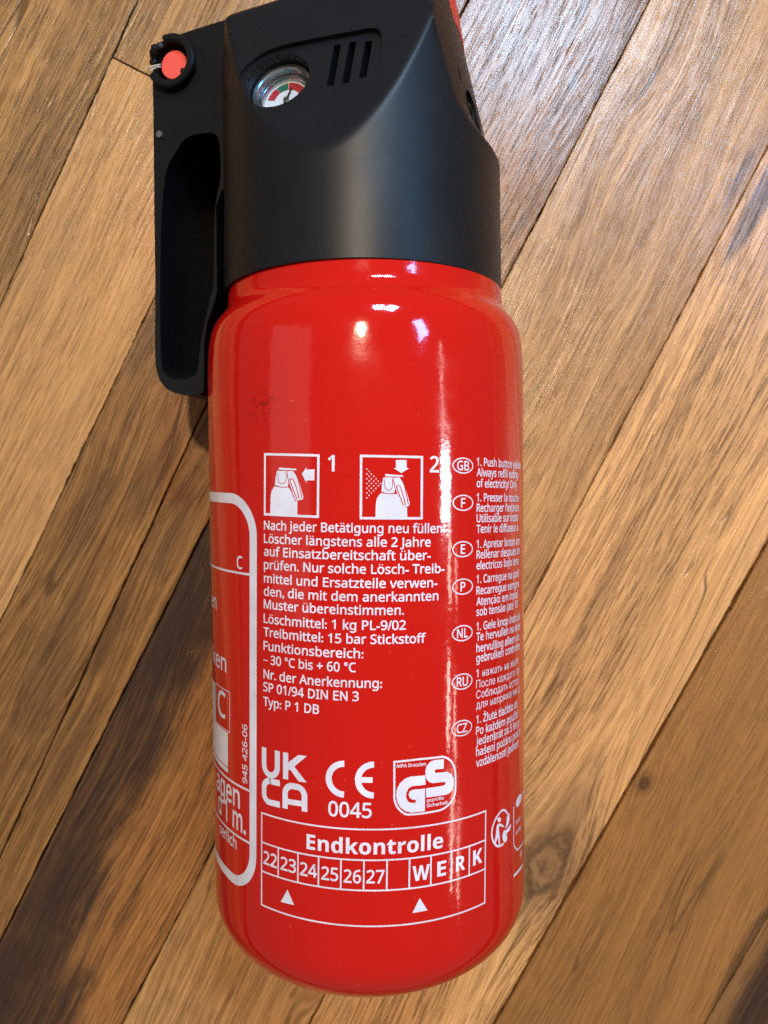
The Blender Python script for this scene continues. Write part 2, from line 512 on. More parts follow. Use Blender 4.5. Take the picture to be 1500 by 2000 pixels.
TEXTS = [
    ('german_text', 'Nach jeder Betätigung neu füllen!', -22.90, -9.24, 40.51, 1.90, 0.018, 0),
    ('german_text', 'Löscher längstens alle 2 Jahre', -22.89, -12.10, 37.17, 1.90, 0.018, 0),
    ('german_text', 'auf Einsatzbereitschaft über-', -22.88, -14.88, 37.20, 1.91, 0.018, 0),
    ('german_text', 'prüfen. Nur solche Lösch- Treib-', -22.87, -17.73, 40.48, 1.91, 0.018, 0),
    ('german_text', 'mittel und Ersatzteile verwen-', -22.86, -20.68, 38.82, 1.91, 0.018, 0),
    ('german_text', 'den, die mit dem anerkannten', -22.85, -23.51, 39.10, 1.91, 0.018, 0),
    ('german_text', 'Muster übereinstimmen.', -22.88, -26.29, 31.45, 1.92, 0.018, 0),
    ('german_text', 'Löschmittel: 1 kg PL-9/02', -22.90, -29.44, 31.94, 1.92, 0.018, 0),
    ('german_text', 'Treibmittel: 15 bar Stickstoff', -22.89, -32.36, 36.34, 1.92, 0.018, 0),
    ('german_text', 'Funktionsbereich:', -22.92, -35.38, 23.14, 1.93, 0.018, 0),
    ('german_text', '– 30 °C bis + 60 °C', -22.98, -38.32, 21.67, 1.93, 0.018, 0),
    ('german_text', 'Nr. der Anerkennung:', -22.89, -41.56, 27.04, 1.93, 0.018, 0),
    ('german_text', 'SP 01/94 DIN EN 3', -22.96, -44.39, 22.30, 1.94, 0.018, 0),
    ('german_text', 'Typ: P 1 DB', -22.95, -47.59, 13.87, 1.94, 0.018, 0),
    ('step_number', '1', -7.76, 3.41, 1.47, 3.23, 0.030, 0),
    ('step_number', '2', 13.81, 3.55, 2.15, 3.27, 0.030, 0),
    ('english_text', '1. Push button yellow', 25.92, 5.23, 0.00, 1.74, 0.012, 0),
    ('english_text', 'Always refill exting', 25.95, 2.94, 0.00, 1.74, 0.012, 0),
    ('english_text', 'of electricity! Only', 25.98, 0.56, 0.00, 1.74, 0.012, 0),
    ('french_text', '1. Presser la touche', 26.02, -2.52, 0.00, 1.74, 0.012, 0),
    ('french_text', "Recharger l'extincte", 26.05, -4.80, 0.00, 1.74, 0.012, 0),
    ('french_text', 'Utilisable sur instal', 26.08, -7.09, 0.00, 1.74, 0.012, 0),
    ('french_text', 'Tenir le diffuseur a', 26.11, -9.44, 0.00, 1.74, 0.012, 0),
    ('spanish_text', '1. Apretar boton am', 26.15, -12.73, 0.00, 1.75, 0.012, 0),
    ('spanish_text', 'Rellenar despues de', 26.18, -15.03, 0.00, 1.75, 0.012, 0),
    ('spanish_text', 'electricos bajo tens', 26.21, -17.43, 0.00, 1.75, 0.012, 0),
    ('portuguese_text', '1. Carregue na patil', 26.25, -20.41, 0.00, 1.75, 0.012, 0),
    ('portuguese_text', 'Recarregue sempre', 26.28, -22.93, 0.00, 1.75, 0.012, 0),
    ('portuguese_text', 'Atenção: em instal', 26.31, -25.32, 0.00, 1.75, 0.012, 0),
    ('portuguese_text', 'sob tensão (até 10', 26.34, -27.60, 0.00, 1.75, 0.012, 0),
    ('dutch_text', '1. Gele knop indrukk', 26.38, -30.81, 0.00, 1.76, 0.012, 0),
    ('dutch_text', 'Te hervullen na iede', 26.41, -33.10, 0.00, 1.76, 0.012, 0),
    ('dutch_text', 'hervulling alleen do', 26.44, -35.59, 0.00, 1.76, 0.012, 0),
    ('dutch_text', 'gebruiken controlee', 26.47, -37.80, 0.00, 1.76, 0.012, 0),
    ('russian_text', '1 нажать на желт', 26.51, -41.16, 0.00, 1.76, 0.012, 0),
    ('russian_text', 'После каждого пр', 26.54, -43.55, 0.00, 1.76, 0.012, 0),
    ('russian_text', 'Соблюдать остор', 26.57, -45.86, 0.00, 1.76, 0.012, 0),
    ('russian_text', 'для напряжения д', 26.60, -48.13, 0.00, 1.77, 0.012, 0),
    ('czech_text', '1. Žluté tlačítko sti', 26.64, -51.35, 0.00, 1.77, 0.012, 0),
    ('czech_text', 'Po každém použití', 26.67, -53.86, 0.00, 1.77, 0.012, 0),
    ('czech_text', 'jedenkrát za 5 let p', 26.70, -56.17, 0.00, 1.77, 0.012, 0),
    ('czech_text', 'hašení požáru pod n', 26.73, -58.57, 0.00, 1.77, 0.012, 0),
    ('czech_text', 'vzdálenosti jednoh', 26.76, -61.00, 0.00, 1.77, 0.012, 0),
    ('approval_number', '0045', -6.86, -68.99, 9.24, 3.08, 0.020, 0),
    ('table_title', 'Endkontrolle', -11.64, -76.79, 29.82, 3.19, 0.060, 0),
    ('year_number', '22', -22.75, -82.69, 3.82, 2.87, 0.020, 0),
    ('year_number', '23', -17.97, -82.64, 3.89, 2.82, 0.020, 0),
    ('year_number', '24', -13.12, -82.72, 3.94, 2.78, 0.020, 0),
    ('year_number', '25', -8.22, -82.84, 3.69, 2.75, 0.020, 0),
    ('year_number', '26', -3.38, -82.97, 3.67, 2.73, 0.020, 0),
    ('year_number', '27', 1.40, -82.92, 3.83, 2.73, 0.020, 0),
    ('letter', 'W', 11.22, -83.03, 3.88, 3.17, 0.060, 0),
    ('letter', 'E', 16.86, -82.93, 2.15, 3.20, 0.060, 0),
    ('letter', 'R', 21.50, -82.84, 2.47, 3.24, 0.060, 0),
    ('letter', 'K', 26.25, -82.73, 2.79, 3.29, 0.060, 0),
    ('mark_text', 'MPA Dresden', 7.53, -58.55, 6.35, 0.74, 0.020, 0),
    ('mark_text', 'geprüfte', 14.18, -66.37, 4.06, 0.65, 0.020, 0),
    ('mark_text', 'Sicherheit', 14.20, -67.53, 5.01, 0.70, 0.020, 0),
    ('mark_text', 'Cet ap', 43.92, -79.35, 0.00, 1.03, 0.012, 0),
    ('mark_text', 'se recy', 43.95, -81.79, 0.00, 1.11, 0.012, 0),
    ('mark_text', 'FR', 47.65, -88.88, 0.00, 1.35, 0.030, 0),
    ('panel_text', 'C', -31.87, -18.40, 2.15, 2.78, 0.015, 0),
    ('panel_text', 'en', -49.18, -29.33, 6.00, 3.43, 0.015, 0),
    ('panel_text', 'ken', -47.98, -42.94, 11.18, 3.94, 0.015, 0),
    ('panel_text', 'C', -42.80, -54.08, 5.38, 5.97, 0.015, 0),
    ('panel_text', 'agen', -44.74, -72.92, 13.87, 5.16, 0.015, 0),
    ('panel_text', 'd 1 m.', -43.26, -78.11, 14.66, 5.12, 0.015, 0),
    ('panel_text', 'serlich', -42.27, -82.87, 9.96, 2.62, 0.010, 0),
    ('serial_number', '945 426-06', -28.07, -66.52, 13.46, 1.75, 0.015, 90),
]
MARKS = [
    ('OVAL','GB',22.07,5.11,2.80,1.72),
    ('OVAL','F',22.20,-2.87,2.80,1.73),
    ('OVAL','E',22.27,-12.85,2.79,1.73),
    ('OVAL','P',22.40,-20.93,2.80,1.74),
    ('OVAL','NL',22.48,-31.00,2.79,1.74),
    ('OVAL','RU',22.60,-41.51,2.79,1.75),
    ('OVAL','CZ',22.64,-51.65,2.79,1.76),
    ('TABLE',((-23.28,-71.52),(29.88,-71.52),(30.21,-92.10),(-23.32,-92.25)),(-77.91,-78.13,-78.12),(-84.42,-84.72,-84.43),(-18.59,-13.61,-8.86,-3.98,0.87,5.73,10.55,15.37,20.33,25.13)),
    ('TRI',((-16.12,-86.65),(-17.88,-89.83),(-14.46,-89.67))),
    ('TRI',((12.91,-86.86),(11.32,-89.89),(14.71,-89.79))),
    ('UKCA',((-23.33,-56.82),(-11.63,-56.87),(-11.52,-68.84),(-23.29,-69.33))),
    ('CE',(-3.37,-57.10),(-3.35,-64.92),(-7.48,-61.31),(3.16,-57.19),(3.16,-64.89),(-1.25,-61.00),(2.35,-60.93),(-3.28,-58.45)),
    ('GSFRAME',((6.96,-57.28),(12.32,-57.05),(17.83,-57.13),(19.05,-57.69),(20.13,-58.72),(20.85,-60.18),(21.07,-61.82),(21.07,-65.09),(20.56,-66.51),(19.25,-67.86),(17.75,-68.51),(15.67,-68.67),(10.38,-68.69),(8.89,-68.08),(7.75,-66.92),(7.17,-65.55),(7.07,-64.62))),
    ('G',((13.79,-60.62),(13.88,-62.67),(10.95,-62.67),(10.12,-63.01),(9.60,-64.02),(9.62,-65.07),(10.04,-65.91),(10.76,-66.27),(11.73,-66.24),(11.72,-65.66),(10.87,-65.52),(10.33,-65.06),(10.14,-64.41),(10.31,-63.73),(10.96,-63.43),(13.79,-63.46),(13.78,-68.33),(10.79,-68.31),(9.60,-67.92),(8.41,-67.02),(7.71,-65.87),(7.46,-64.35),(7.61,-62.96),(8.24,-61.84),(9.26,-60.98),(10.44,-60.60))),
    ('S',((18.11,-57.69),(18.07,-59.75),(16.11,-59.66),(15.92,-59.99),(16.12,-60.42),(18.89,-60.52),(20.00,-61.17),(20.64,-62.34),(20.68,-63.65),(20.33,-64.66),(19.65,-65.25),(18.84,-65.47),(14.07,-65.44),(13.99,-63.45),(18.13,-63.41),(18.53,-63.18),(18.59,-62.89),(18.39,-62.66),(17.99,-62.60),(15.64,-62.53),(14.81,-62.26),(14.18,-61.65),(13.82,-60.68),(13.78,-59.62),(14.12,-58.61),(14.83,-57.87),(15.82,-57.61))),
    ('TARC',((38.92,-74.87),(37.55,-73.63),(35.88,-73.31),(33.87,-74.23),(32.65,-75.74),(32.28,-77.02),(32.54,-78.64),(33.56,-80.16),(34.71,-80.97),(36.41,-81.27),(37.18,-81.12))),
    ('TPOLY',((39.23,-74.84),(40.06,-75.62),(39.59,-77.19),(38.65,-77.79),(37.61,-77.90),(38.40,-77.06),(38.47,-75.79))),
    ('TPOLY',((37.19,-78.21),(38.06,-78.44),(39.44,-78.21),(40.89,-77.97),(40.02,-79.21),(38.52,-79.29),(38.76,-80.48),(38.40,-81.06),(37.52,-81.14),(36.72,-80.18),(36.56,-78.99))),
    ('TPOLY',((35.80,-75.22),(35.72,-75.47),(35.49,-75.61),(35.17,-75.60),(34.83,-75.46),(34.55,-75.21),(34.39,-74.91),(34.38,-74.63),(34.53,-74.42),(34.81,-74.35),(35.15,-74.42),(35.48,-74.63),(35.71,-74.92))),
    ('TPOLY',((34.51,-75.83),(35.53,-76.02),(37.17,-77.14),(36.75,-77.28),(35.07,-76.51),(35.23,-78.25),(35.53,-80.86),(35.04,-80.72),(34.56,-78.87),(33.77,-80.02),(33.36,-79.81),(33.81,-77.78),(34.02,-76.31))),
    ('BINARC',((42.39,-74.41),(42.46,-78.80),(42.60,-83.23),(43.69,-84.69),(45.26,-85.78),(47.93,-86.16),(51.59,-86.52))),
    ('TPOLY',((43.85,-74.64),(44.78,-75.41),(46.31,-75.53),(48.13,-75.00),(49.05,-74.30),(47.46,-73.19),(45.75,-73.10),(44.29,-73.61))),
    ('BINARC',((48.61,-74.13),(50.78,-74.18),(54.18,-74.75))),
    ('BINLINE',((42.64,-90.99),(50.63,-91.72))),
    ('PANEL','outer',(-24.95,-18.93),'inner',(-27.23,-19.24),'topouter',(-43.78,-1.55),(-37.06,-1.71),'topinner',(-43.87,-3.80),'cornerflat',(-34.14,-1.80),'cornerend',(-24.98,-10.23),'botouter',(-30.95,-91.47),(-40.58,-92.38),'botinner',(-30.94,-89.00)),
    ('RULE',((-50.77,-18.61),(-27.23,-19.36))),
    ('RULE',((-47.89,-67.01),(-27.12,-67.72))),
    ('RULE',((-46.98,-80.04),(-27.12,-79.58))),
    ('CBOX',((-44.45,-47.33),(-35.20,-47.22),(-35.30,-56.61),(-44.92,-56.75))),
    ('WBOX',((-44.95,-57.28),(-36.29,-57.00),(-36.41,-66.39),(-45.47,-66.42))),
    ('WBOX2',((-48.22,-48.10),(-45.25,-47.60),(-45.80,-56.97),(-49.34,-57.21))),
    ('BOX',((-22.66,6.90),(-9.77,6.61),(-9.77,-6.13),(-22.67,-5.96))),
    ('BOX',((-0.80,6.59),(12.03,6.59),(12.13,-6.17),(-0.71,-6.24))),
    ('PBODY',((-21.14,-5.88),(-21.09,-2.02),(-20.77,-0.83),(-20.06,0.10),(-19.01,-0.10),(-17.77,-0.21),(-16.47,-0.11),(-15.81,-1.14),(-15.22,-2.42),(-14.98,-2.98),(-14.40,-2.97),(-14.38,-5.89))),
    ('PBODY',((2.31,-6.03),(2.33,-3.41),(2.59,-2.01),(3.34,-0.98),(4.24,-1.12),(5.52,-1.23),(6.68,-1.14),(7.35,-2.21),(7.94,-3.35),(8.24,-3.86),(8.90,-3.85),(8.98,-5.97))),
    ('PHEAD',((-19.44,3.36),(-17.10,3.38),(-16.85,2.08),(-16.54,0.87),(-16.71,0.07),(-17.77,-0.03),(-19.01,0.09),(-19.93,0.33),(-19.81,1.67))),
    ('PHEAD',((3.83,2.25),(5.78,2.28),(6.01,1.01),(6.28,-0.18),(6.14,-0.97),(5.24,-1.06),(4.21,-0.94),(3.46,-0.70),(3.55,0.60))),
    ('PLEV',((-18.94,4.09),(-15.85,3.87),(-14.84,3.85),(-14.57,3.52),(-15.56,3.51),(-18.94,3.58))),
    ('PLEV',((4.23,2.97),(6.86,2.78),(7.78,2.77),(8.02,2.44),(7.13,2.43),(4.24,2.46))),
    ('PMOUNT',((-16.92,3.30),(-15.47,3.36),(-14.24,1.77),(-12.99,-2.12),(-13.21,-2.59),(-14.63,-2.87),(-14.93,-2.67),(-16.00,0.02),(-16.36,0.97))),
    ('PMOUNT',((5.94,2.21),(7.21,2.28),(8.33,0.71),(9.52,-3.15),(9.32,-3.62),(8.00,-3.88),(7.74,-3.68),(6.76,-1.01),(6.43,-0.08))),
    ('PARROW',((-13.40,2.76),(-12.38,4.17),(-12.38,3.66),(-10.57,3.75),(-10.63,1.43),(-12.36,1.41),(-12.35,0.84))),
    ('PARROW',((7.61,3.20),(5.91,4.19),(6.43,4.25),(6.38,5.87),(8.65,5.92),(8.73,4.29),(9.23,4.20))),
    ('PRED',((-19.19,2.98),(-19.12,1.67),(-18.70,0.84),(-18.08,0.64),(-17.38,0.96),(-17.12,1.82),(-17.12,2.99))),
    ('PRED',((4.04,1.87),(4.11,0.60),(4.45,-0.20),(4.97,-0.40),(5.56,-0.09),(5.78,0.76),(5.76,1.90))),
    ('PRED',((-15.54,1.76),(-15.98,1.57),(-16.07,1.06),(-14.49,-2.54))),
    ('PRED',((-15.40,1.66),(-14.66,-0.09),(-14.01,-2.40))),
    ('PRED',((-15.12,3.26),(-14.24,1.46),(-13.33,-2.33))),
    ('PRED',((7.15,0.70),(6.76,0.51),(6.69,0.00),(8.13,-3.55))),
    ('PRED',((7.28,0.60),(7.96,-1.13),(8.57,-3.42))),
    ('PRED',((7.52,2.18),(8.33,0.41),(9.21,-3.36))),
    ('DOTS',((0.40,3.90),(0.42,2.91),(0.43,1.92),(0.44,0.93),(0.46,-0.06),(0.47,-1.04),(0.48,-2.04),(0.88,3.41),(0.89,2.42),(0.91,1.43),(0.92,0.45),(0.93,-0.54),(0.94,-1.53),(1.35,2.92),(1.37,1.93),(1.38,0.95),(1.39,-0.04),(1.41,-1.03),(1.83,2.44),(1.84,1.45),(1.86,0.46),(1.87,-0.53),(2.31,1.95),(2.32,0.96),(2.33,-0.03),(2.78,1.46),(2.80,0.47),(3.26,0.97))),
]


# ---- lettering: glyphs of the built-in sans faces, set letter by letter; accents are added by hand
BASE = {'ä': 'a:', 'ö': 'o:', 'ü': 'u:', 'ã': 'a~', 'ç': 'c,', 'á': "a'", 'é': "e'", 'í': "i'", 'ž': 'zv', 'č': 'cv', 'š': 'sv', 'Ž': 'Zv', 'ě': 'ev'}
def math_char(ch, bold):
    o = ord(ch)
    if 'A' <= ch <= 'Z':
        return chr((0x1D5D4 if bold else 0x1D5A0) + o - 65)
    if 'a' <= ch <= 'z':
        return chr((0x1D5EE if bold else 0x1D5BA) + o - 97)
    if '0' <= ch <= '9':
        return chr((0x1D7EC if bold else 0x1D7E2) + o - 48)
    return ch
GLYPH = {}
def need(text, bold):
    for ch in text:
        base = BASE[ch][0] if ch in BASE else ch
        GLYPH.setdefault((base, bold), None)
for T in TEXTS:
    need(T[1], T[6] > 0.05)
need('GBFEPNLRUCZ', False)
def font_obj(body, off):
    c = bpy.data.curves.new('glyph', 'FONT')
    c.body = body; c.size = 1.0; c.offset = off; c.resolution_u = 3
    o = bpy.data.objects.new('glyph', c)
    COL.objects.link(o)
    return o
tmp = {}
for key in GLYPH:
    ch, bold = key
    cap_h = math_char('H', bold)
    g = math_char(ch, bold)
    tmp[key] = (font_obj(g, 0.0), font_obj(cap_h + g + cap_h, 0.0), font_obj(cap_h + cap_h, 0.0))
bpy.context.view_layer.update()
def mesh_of(o):
    me = o.to_mesh()
    vv = [(v.co.x, v.co.y) for v in me.vertices]
    ff = [tuple(pl.vertices) for pl in me.polygons]
    o.to_mesh_clear()
    return vv, ff
def embolden(vv, ff, d):
    """push the outline of a filled glyph outwards by d"""
    if not vv:
        return vv
    cnt = {}
    tot = sum(vv[f[i]][0] * vv[f[(i + 1) % len(f)]][1] - vv[f[(i + 1) % len(f)]][0] * vv[f[i]][1] for f in ff for i in range(len(f)))
    for f in ff:
        g = f if tot > 0 else tuple(reversed(f))
        for i in range(len(g)):
            e = (g[i], g[(i + 1) % len(g)])
            cnt[e] = cnt.get(e, 0) + 1
    nrm = {}
    for (a, b), k in cnt.items():
        if (b, a) in cnt:
            continue
        dx, dy = vv[b][0] - vv[a][0], vv[b][1] - vv[a][1]
        L = math.hypot(dx, dy)
        if L < 1e-7:
            continue
        for q in (a, b):
            nrm.setdefault(q, []).append((dy / L, -dx / L))
    out = list(vv)
    for q, ns in nrm.items():
        sx = sum(n[0] for n in ns); sy = sum(n[1] for n in ns)
        L = math.hypot(sx, sy)
        if L < 1e-6:
            continue
        sx, sy = sx / L, sy / L
        c = max(0.5, min(sx * n[0] + sy * n[1] for n in ns))
        out[q] = (vv[q][0] + sx * d / c, vv[q][1] + sy * d / c)
    return out
HCAP = {}
for key, (g, trip, pair) in tmp.items():
    vv, ff = mesh_of(g)
    adv = max(x for x, _ in mesh_of(trip)[0]) - max(x for x, _ in mesh_of(pair)[0])
    HCAP[key[1]] = max(y for _, y in mesh_of(pair)[0])
    GLYPH[key] = (embolden(vv, ff, 0.006 if key[1] else (0.0 if ord(key[0]) > 0x400 else 0.018)), ff, adv)
for trio in tmp.values():
    for o in trio:
        c = o.data
        bpy.data.objects.remove(o)
        bpy.data.curves.remove(c)

def ngon(cx, cy, r, n=10):
    return [(cx + r * math.cos(2 * math.pi * k / n), cy + r * math.sin(2 * math.pi * k / n)) for k in range(n)]
def set_text(text, bold):
    """bmesh of the line, in em units with the cap height scaled to 1"""
    bm = bmesh.new()
    x = 0.0
    hc = HCAP[bold]
    for ch in text:
        mark = None
        base = ch
        if ch in BASE:
            base, mark = BASE[ch]
        vv, ff, adv = GLYPH[(base, bold)]
        if base == 'i' and mark:
            ys = [y for _, y in vv]
            keep_h = 0.56 * hc / 0.7
        nv = [bm.verts.new(((px + x) / hc, py / hc, 0)) for px, py in vv]
        for f in ff:
            try:
                bm.faces.new([nv[i] for i in f])
            except ValueError:
                pass
        if mark and vv:
            xs = [px for px, _ in vv]
            mx = (min(xs) + max(xs)) / 2 + x
            top = max(py for _, py in vv)
            t = 0.07
            shapes = []
            if mark == ':':
                shapes = [ngon(mx - .105, top + .13, .055), ngon(mx + .105, top + .13, .055)]
            elif mark == "'":
                shapes = [[(mx - .05, top + .06), (mx + .02, top + .06), (mx + .13, top + .21), (mx + .03, top + .21)]]
            elif mark == 'v':
                shapes = [[(mx - .03, top + .05), (mx + .03, top + .05), (mx + .14, top + .20), (mx + .06, top + .20), (mx, top + .12), (mx - .06, top + .20), (mx - .14, top + .20)]]
            elif mark == '~':
                shapes = [[(mx - .15, top + .07), (mx - .06, top + .12), (mx + .06, top + .07), (mx + .15, top + .13), (mx + .15, top + .19), (mx + .06, top + .14), (mx - .06, top + .19), (mx - .15, top + .13)]]
            elif mark == ',':
                shapes = [[(mx - .03, -.02), (mx + .04, -.02), (mx + .03, -.07), (mx + .09, -.12), (mx + .06, -.2), (mx - .07, -.2), (mx - .07, -.15), (mx + .02, -.14), (mx - .03, -.09)]]
            for shp in shapes:
                f = bm.faces.new([bm.verts.new((px / hc, py / hc, 0)) for px, py in shp])
                bmesh.ops.triangulate(bm, faces=[f])
        x += adv
    return bm

WIDTH = {'russian_text': 0.90, 'mark_text': 0.9}
for T in TEXTS:
    part, s, a0, b0, wid, cap, bold, rot = T
    bm = set_text(s, bold > 0.05)
    xs = [v.co.x for v in bm.verts]
    x0, x1 = min(xs), max(xs)
    sy = cap
    sx = wid / (x1 - x0) if wid else sy * WIDTH.get(part, 0.86)
    for v in bm.verts:
        x, y = (v.co.x - x0) * sx, v.co.y * sy
        if rot == 90:
            v.co = (a0 - y, b0 + x, 0)
        else:
            v.co = (a0 + x, b0 + y, 0)
    printed(part, bm)

def oval(bm, a, b, rx, ry, w):
    add_strip(bm, [(a + rx * math.cos(t * math.pi / 18), b + ry * math.sin(t * math.pi / 18)) for t in range(36)], w, True)

def quad_strip_line(name, p, q, w):
    bm = bmesh.new()
    add_strip(bm, [p, q], w)
    return printed(name, bm)

def lerp2(p, q, t):
    return (p[0] + (q[0] - p[0]) * t, p[1] + (q[1] - p[1]) * t)

pict = [bmesh.new(), bmesh.new()]
pict_red = [bmesh.new(), bmesh.new()]
PIECE = {'PBODY': 0, 'PHEAD': 0, 'PLEV': 0, 'PARROW': 0, 'PMOUNT': 1}
pict_top = [bmesh.new(), bmesh.new()]
tri = bmesh.new()
for M in MARKS:
    k = M[0]
    if k == 'OVAL':
        _, s, a, b, rx, ry = M
        bm = bmesh.new()
        oval(bm, a, b, rx - .12, ry - .12, 0.26)
        printed('country_oval', bm)
        bm = set_text(s, False)
        xs = [v.co.x for v in bm.verts]; x0, x1 = min(xs), max(xs)
        sy = 1.95
        wd = (x1 - x0) * sy * (1.0 if len(s) == 1 else 0.92)
        sx = wd / (x1 - x0)
        for v in bm.verts:
            v.co = (a - wd / 2 + (v.co.x - x0) * sx, b - 0.97 + v.co.y * sy, 0)
        printed('country_code', bm)
    elif k == 'TABLE':
        _, cor, l1, l2, vx = M
        aL = (cor[0][0] + cor[3][0]) / 2; aR = (cor[1][0] + cor[2][0]) / 2
        bT = (cor[0][1] + cor[1][1]) / 2; bB = (cor[2][1] + cor[3][1]) / 2
        m1 = sum(l1) / 3; m2 = sum(l2) / 3
        w = 0.34
        bm = bmesh.new()
        add_strip(bm, [(aL, bB), (aR, bB), (aR, bT), (aL, bT)], w, True)
        for m in (m1, m2):
            add_strip(bm, [(aL + w / 2, m), (aR - w / 2, m)], w)
        for x in vx:
            add_strip(bm, [(x, m2 + w / 2), (x, m1 - w / 2)], w)
        printed('table_frame', bm)
    elif k == 'TRI':
        bm = bmesh.new(); add_poly(bm, M[1]); printed('marker_triangle', bm)
    elif k == 'UKCA':
        c0, c1, c2, c3 = M[1]
        def U(x, y):
            return lerp2(lerp2(c3, c2, x), lerp2(c0, c1, x), y)
        w = 1.32
        def stroke(pts):
            bm = bmesh.new()
            add_strip(bm, [U(*q) for q in pts], w, step=0.4)
            return bm
        arc = lambda cx, cy, rx, ry, a0, a1: [(cx + rx * math.cos(math.radians(a0 + (a1 - a0) * i / 10)), cy + ry * math.sin(math.radians(a0 + (a1 - a0) * i / 10))) for i in range(11)]
        printed('conformity_mark', stroke([(.058, 1.0)] + arc(.215, .70, .157, .165, 180, 360) + [(.372, 1.0)]))
        bm = stroke([(.555, 1.0), (.555, .525)])
        add_poly(bm, [U(*q) for q in ((.615, .70), (.615, .835), (.82, 1.0), (.99, 1.0), (.74, .78), (.99, .525), (.83, .525), (.66, .705))])
        printed('conformity_mark', bm)
        printed('conformity_mark', stroke([(.43, .43), (.20, .43)] + arc(.20, .29, .142, .14, 90, 180) + arc(.20, .19, .142, .14, 180, 270) + [(.43, .05)]))
        bm = stroke([(.545, 0.0)] + arc(.70, .27, .155, .155, 180, 90) + arc(.79, .27, .155, .155, 90, 0) + [(.945, 0.0)])
        add_strip(bm, [U(.60, .135), U(.89, .135)], 1.2)
        printed('conformity_mark', bm)
    elif k == 'CE':
        ct, cb, cl, et, eb, el, em, ci = M[1:]
        b0 = (ct[1] + cb[1]) / 2; ro = (ct[1] - cb[1]) / 2
        w = 1.3
        def half(cx, left):
            rr = ro - w / 2
            return [(cx + .05, b0 + rr)] + [(cx + rr * math.cos(math.radians(t)), b0 + rr * math.sin(math.radians(t))) for t in range(95, 266, 6)] + [(cx + .05, b0 - rr)]
        bm = bmesh.new(); add_strip(bm, half(cl[0] + ro, 0), w, step=.5); printed('conformity_mark', bm)
        bm = bmesh.new(); add_strip(bm, half(el[0] + ro, 0), w, step=.5)
        add_strip(bm, [(el[0] + w + .02, b0), (em[0] + .1, b0)], w * .9); printed('conformity_mark', bm)
    elif k == 'GSFRAME':
        bm = bmesh.new()
        pts = list(M[1])
        sm = smooth_pts(pts[2:] , False, 4)
        add_strip(bm, [pts[0], pts[1]] + sm, 0.42, True, step=.6)
        printed('safety_mark_frame', bm)
    elif k in 'GS' and len(k) == 1:
        bm = bmesh.new(); add_poly(bm, M[1]); printed('safety_mark_letter', bm)
    elif k == 'TARC':
        bm = bmesh.new(); add_strip(bm, smooth_pts(M[1]), 0.5, step=.5); printed('sorting_mark', bm)
    elif k == 'TPOLY':
        bm = bmesh.new(); add_poly(bm, smooth_pts(M[1], True, 2)); printed('sorting_mark', bm, OFF + .000008)
    elif k == 'BINARC':
        bm = bmesh.new(); add_strip(bm, smooth_pts(M[1]), 0.4, step=.5); printed('sorting_mark', bm)
    elif k == 'BINLINE':
        quad_strip_line('sorting_mark', M[1][0], M[1][1], 0.7)
    elif k == 'PANEL':
        ao, ai = M[2][0], M[4][0]
        bt = sum(q[1] for q in M[6:8]) / 2
        bti = M[9][1]
        bb = M[15][1]
        wv = ao - ai
        ac = (ao + ai) / 2
        top = bt - wv / 2
        bot = bb + wv / 2
        rad = 8.3
        left = ac - 92.0
        pts = []
        for cx, cy, a0 in ((ac - rad, top - rad, 90), (left + rad, top - rad, 180), (left + rad, bot + rad, 270), (ac - rad, bot + rad, 360)):
            s = -1 if False else 1
            for i in range(11):
                t = math.radians(a0 + 9 * i)
                pts.append((cx + rad * math.cos(t), cy + rad * math.sin(t)))
        # corners were listed top right, top left, bottom left, bottom right
        seq = []
        for q, (cx, cy, a0) in enumerate(((ac - rad, top - rad, 0), (left + rad, top - rad, 90), (left + rad, bot + rad, 180), (ac - rad, bot + rad, 270))):
            for i in range(11):
                t = math.radians(a0 + 9 * i)
                seq.append((cx + rad * math.cos(t), cy + rad * math.sin(t)))
        bm = bmesh.new(); add_strip(bm, seq, wv, True); printed('panel_border', bm)
        PANEL_IN = ai
    elif k == 'RULE':
        b = M[1][1][1]
        bm = bmesh.new(); add_strip(bm, [(-116.0, b), (PANEL_IN, b)], 0.5); printed('panel_rule', bm)
    elif k == 'CBOX':
        q = M[1]
        bm = bmesh.new(); add_strip(bm, q, 0.22, True); printed('class_box', bm)
    elif k in ('WBOX', 'WBOX2'):
        q = M[1]
        l = min(x for x, _ in q); r = max(x for x, _ in q); t = max(y for _, y in q); b = min(y for _, y in q)
        if k == 'WBOX':
            l -= 12.0
            bm = bmesh.new()
            add_poly(bm, [(l, b), (r, b), (r, b + 1.1), (l, b + 1.1)])
            add_poly(bm, [(l, b + 1.35), (r, b + 1.35), (r, t), (l, t)])
        else:
            l -= 8.0
            bm = bmesh.new(); add_poly(bm, [(l, b), (r, b), (r, t), (l, t)])
        printed('class_block', bm)
    elif k == 'BOX':
        bm = bmesh.new(); add_strip(bm, M[1], 0.50, True); printed('pictogram_frame', bm)
    elif k in PIECE:
        side = 0 if M[1][0][0] < -5 else 1
        add_poly(pict_top[side] if PIECE[k] else pict[side], M[1])
    elif k == 'PRED':
        side = 0 if M[1][0][0] < -5 else 1
        add_strip(pict_red[side], smooth_pts(M[1], False, 3), 0.13 if len(M[1]) > 4 else 0.2, step=.4)
    elif k == 'DOTS':
        for a, b in M[1]:
            add_poly(pict[1], [(a + .13 * math.cos(t * math.pi / 4), b + .16 * math.sin(t * math.pi / 4)) for t in range(8)])
for s in (0, 1):
    printed('pictogram', pict[s])
    printed('pictogram', pict_top[s], OFF + .000015)
    printed('pictogram_line', pict_red[s], OFF + .00004, RED)

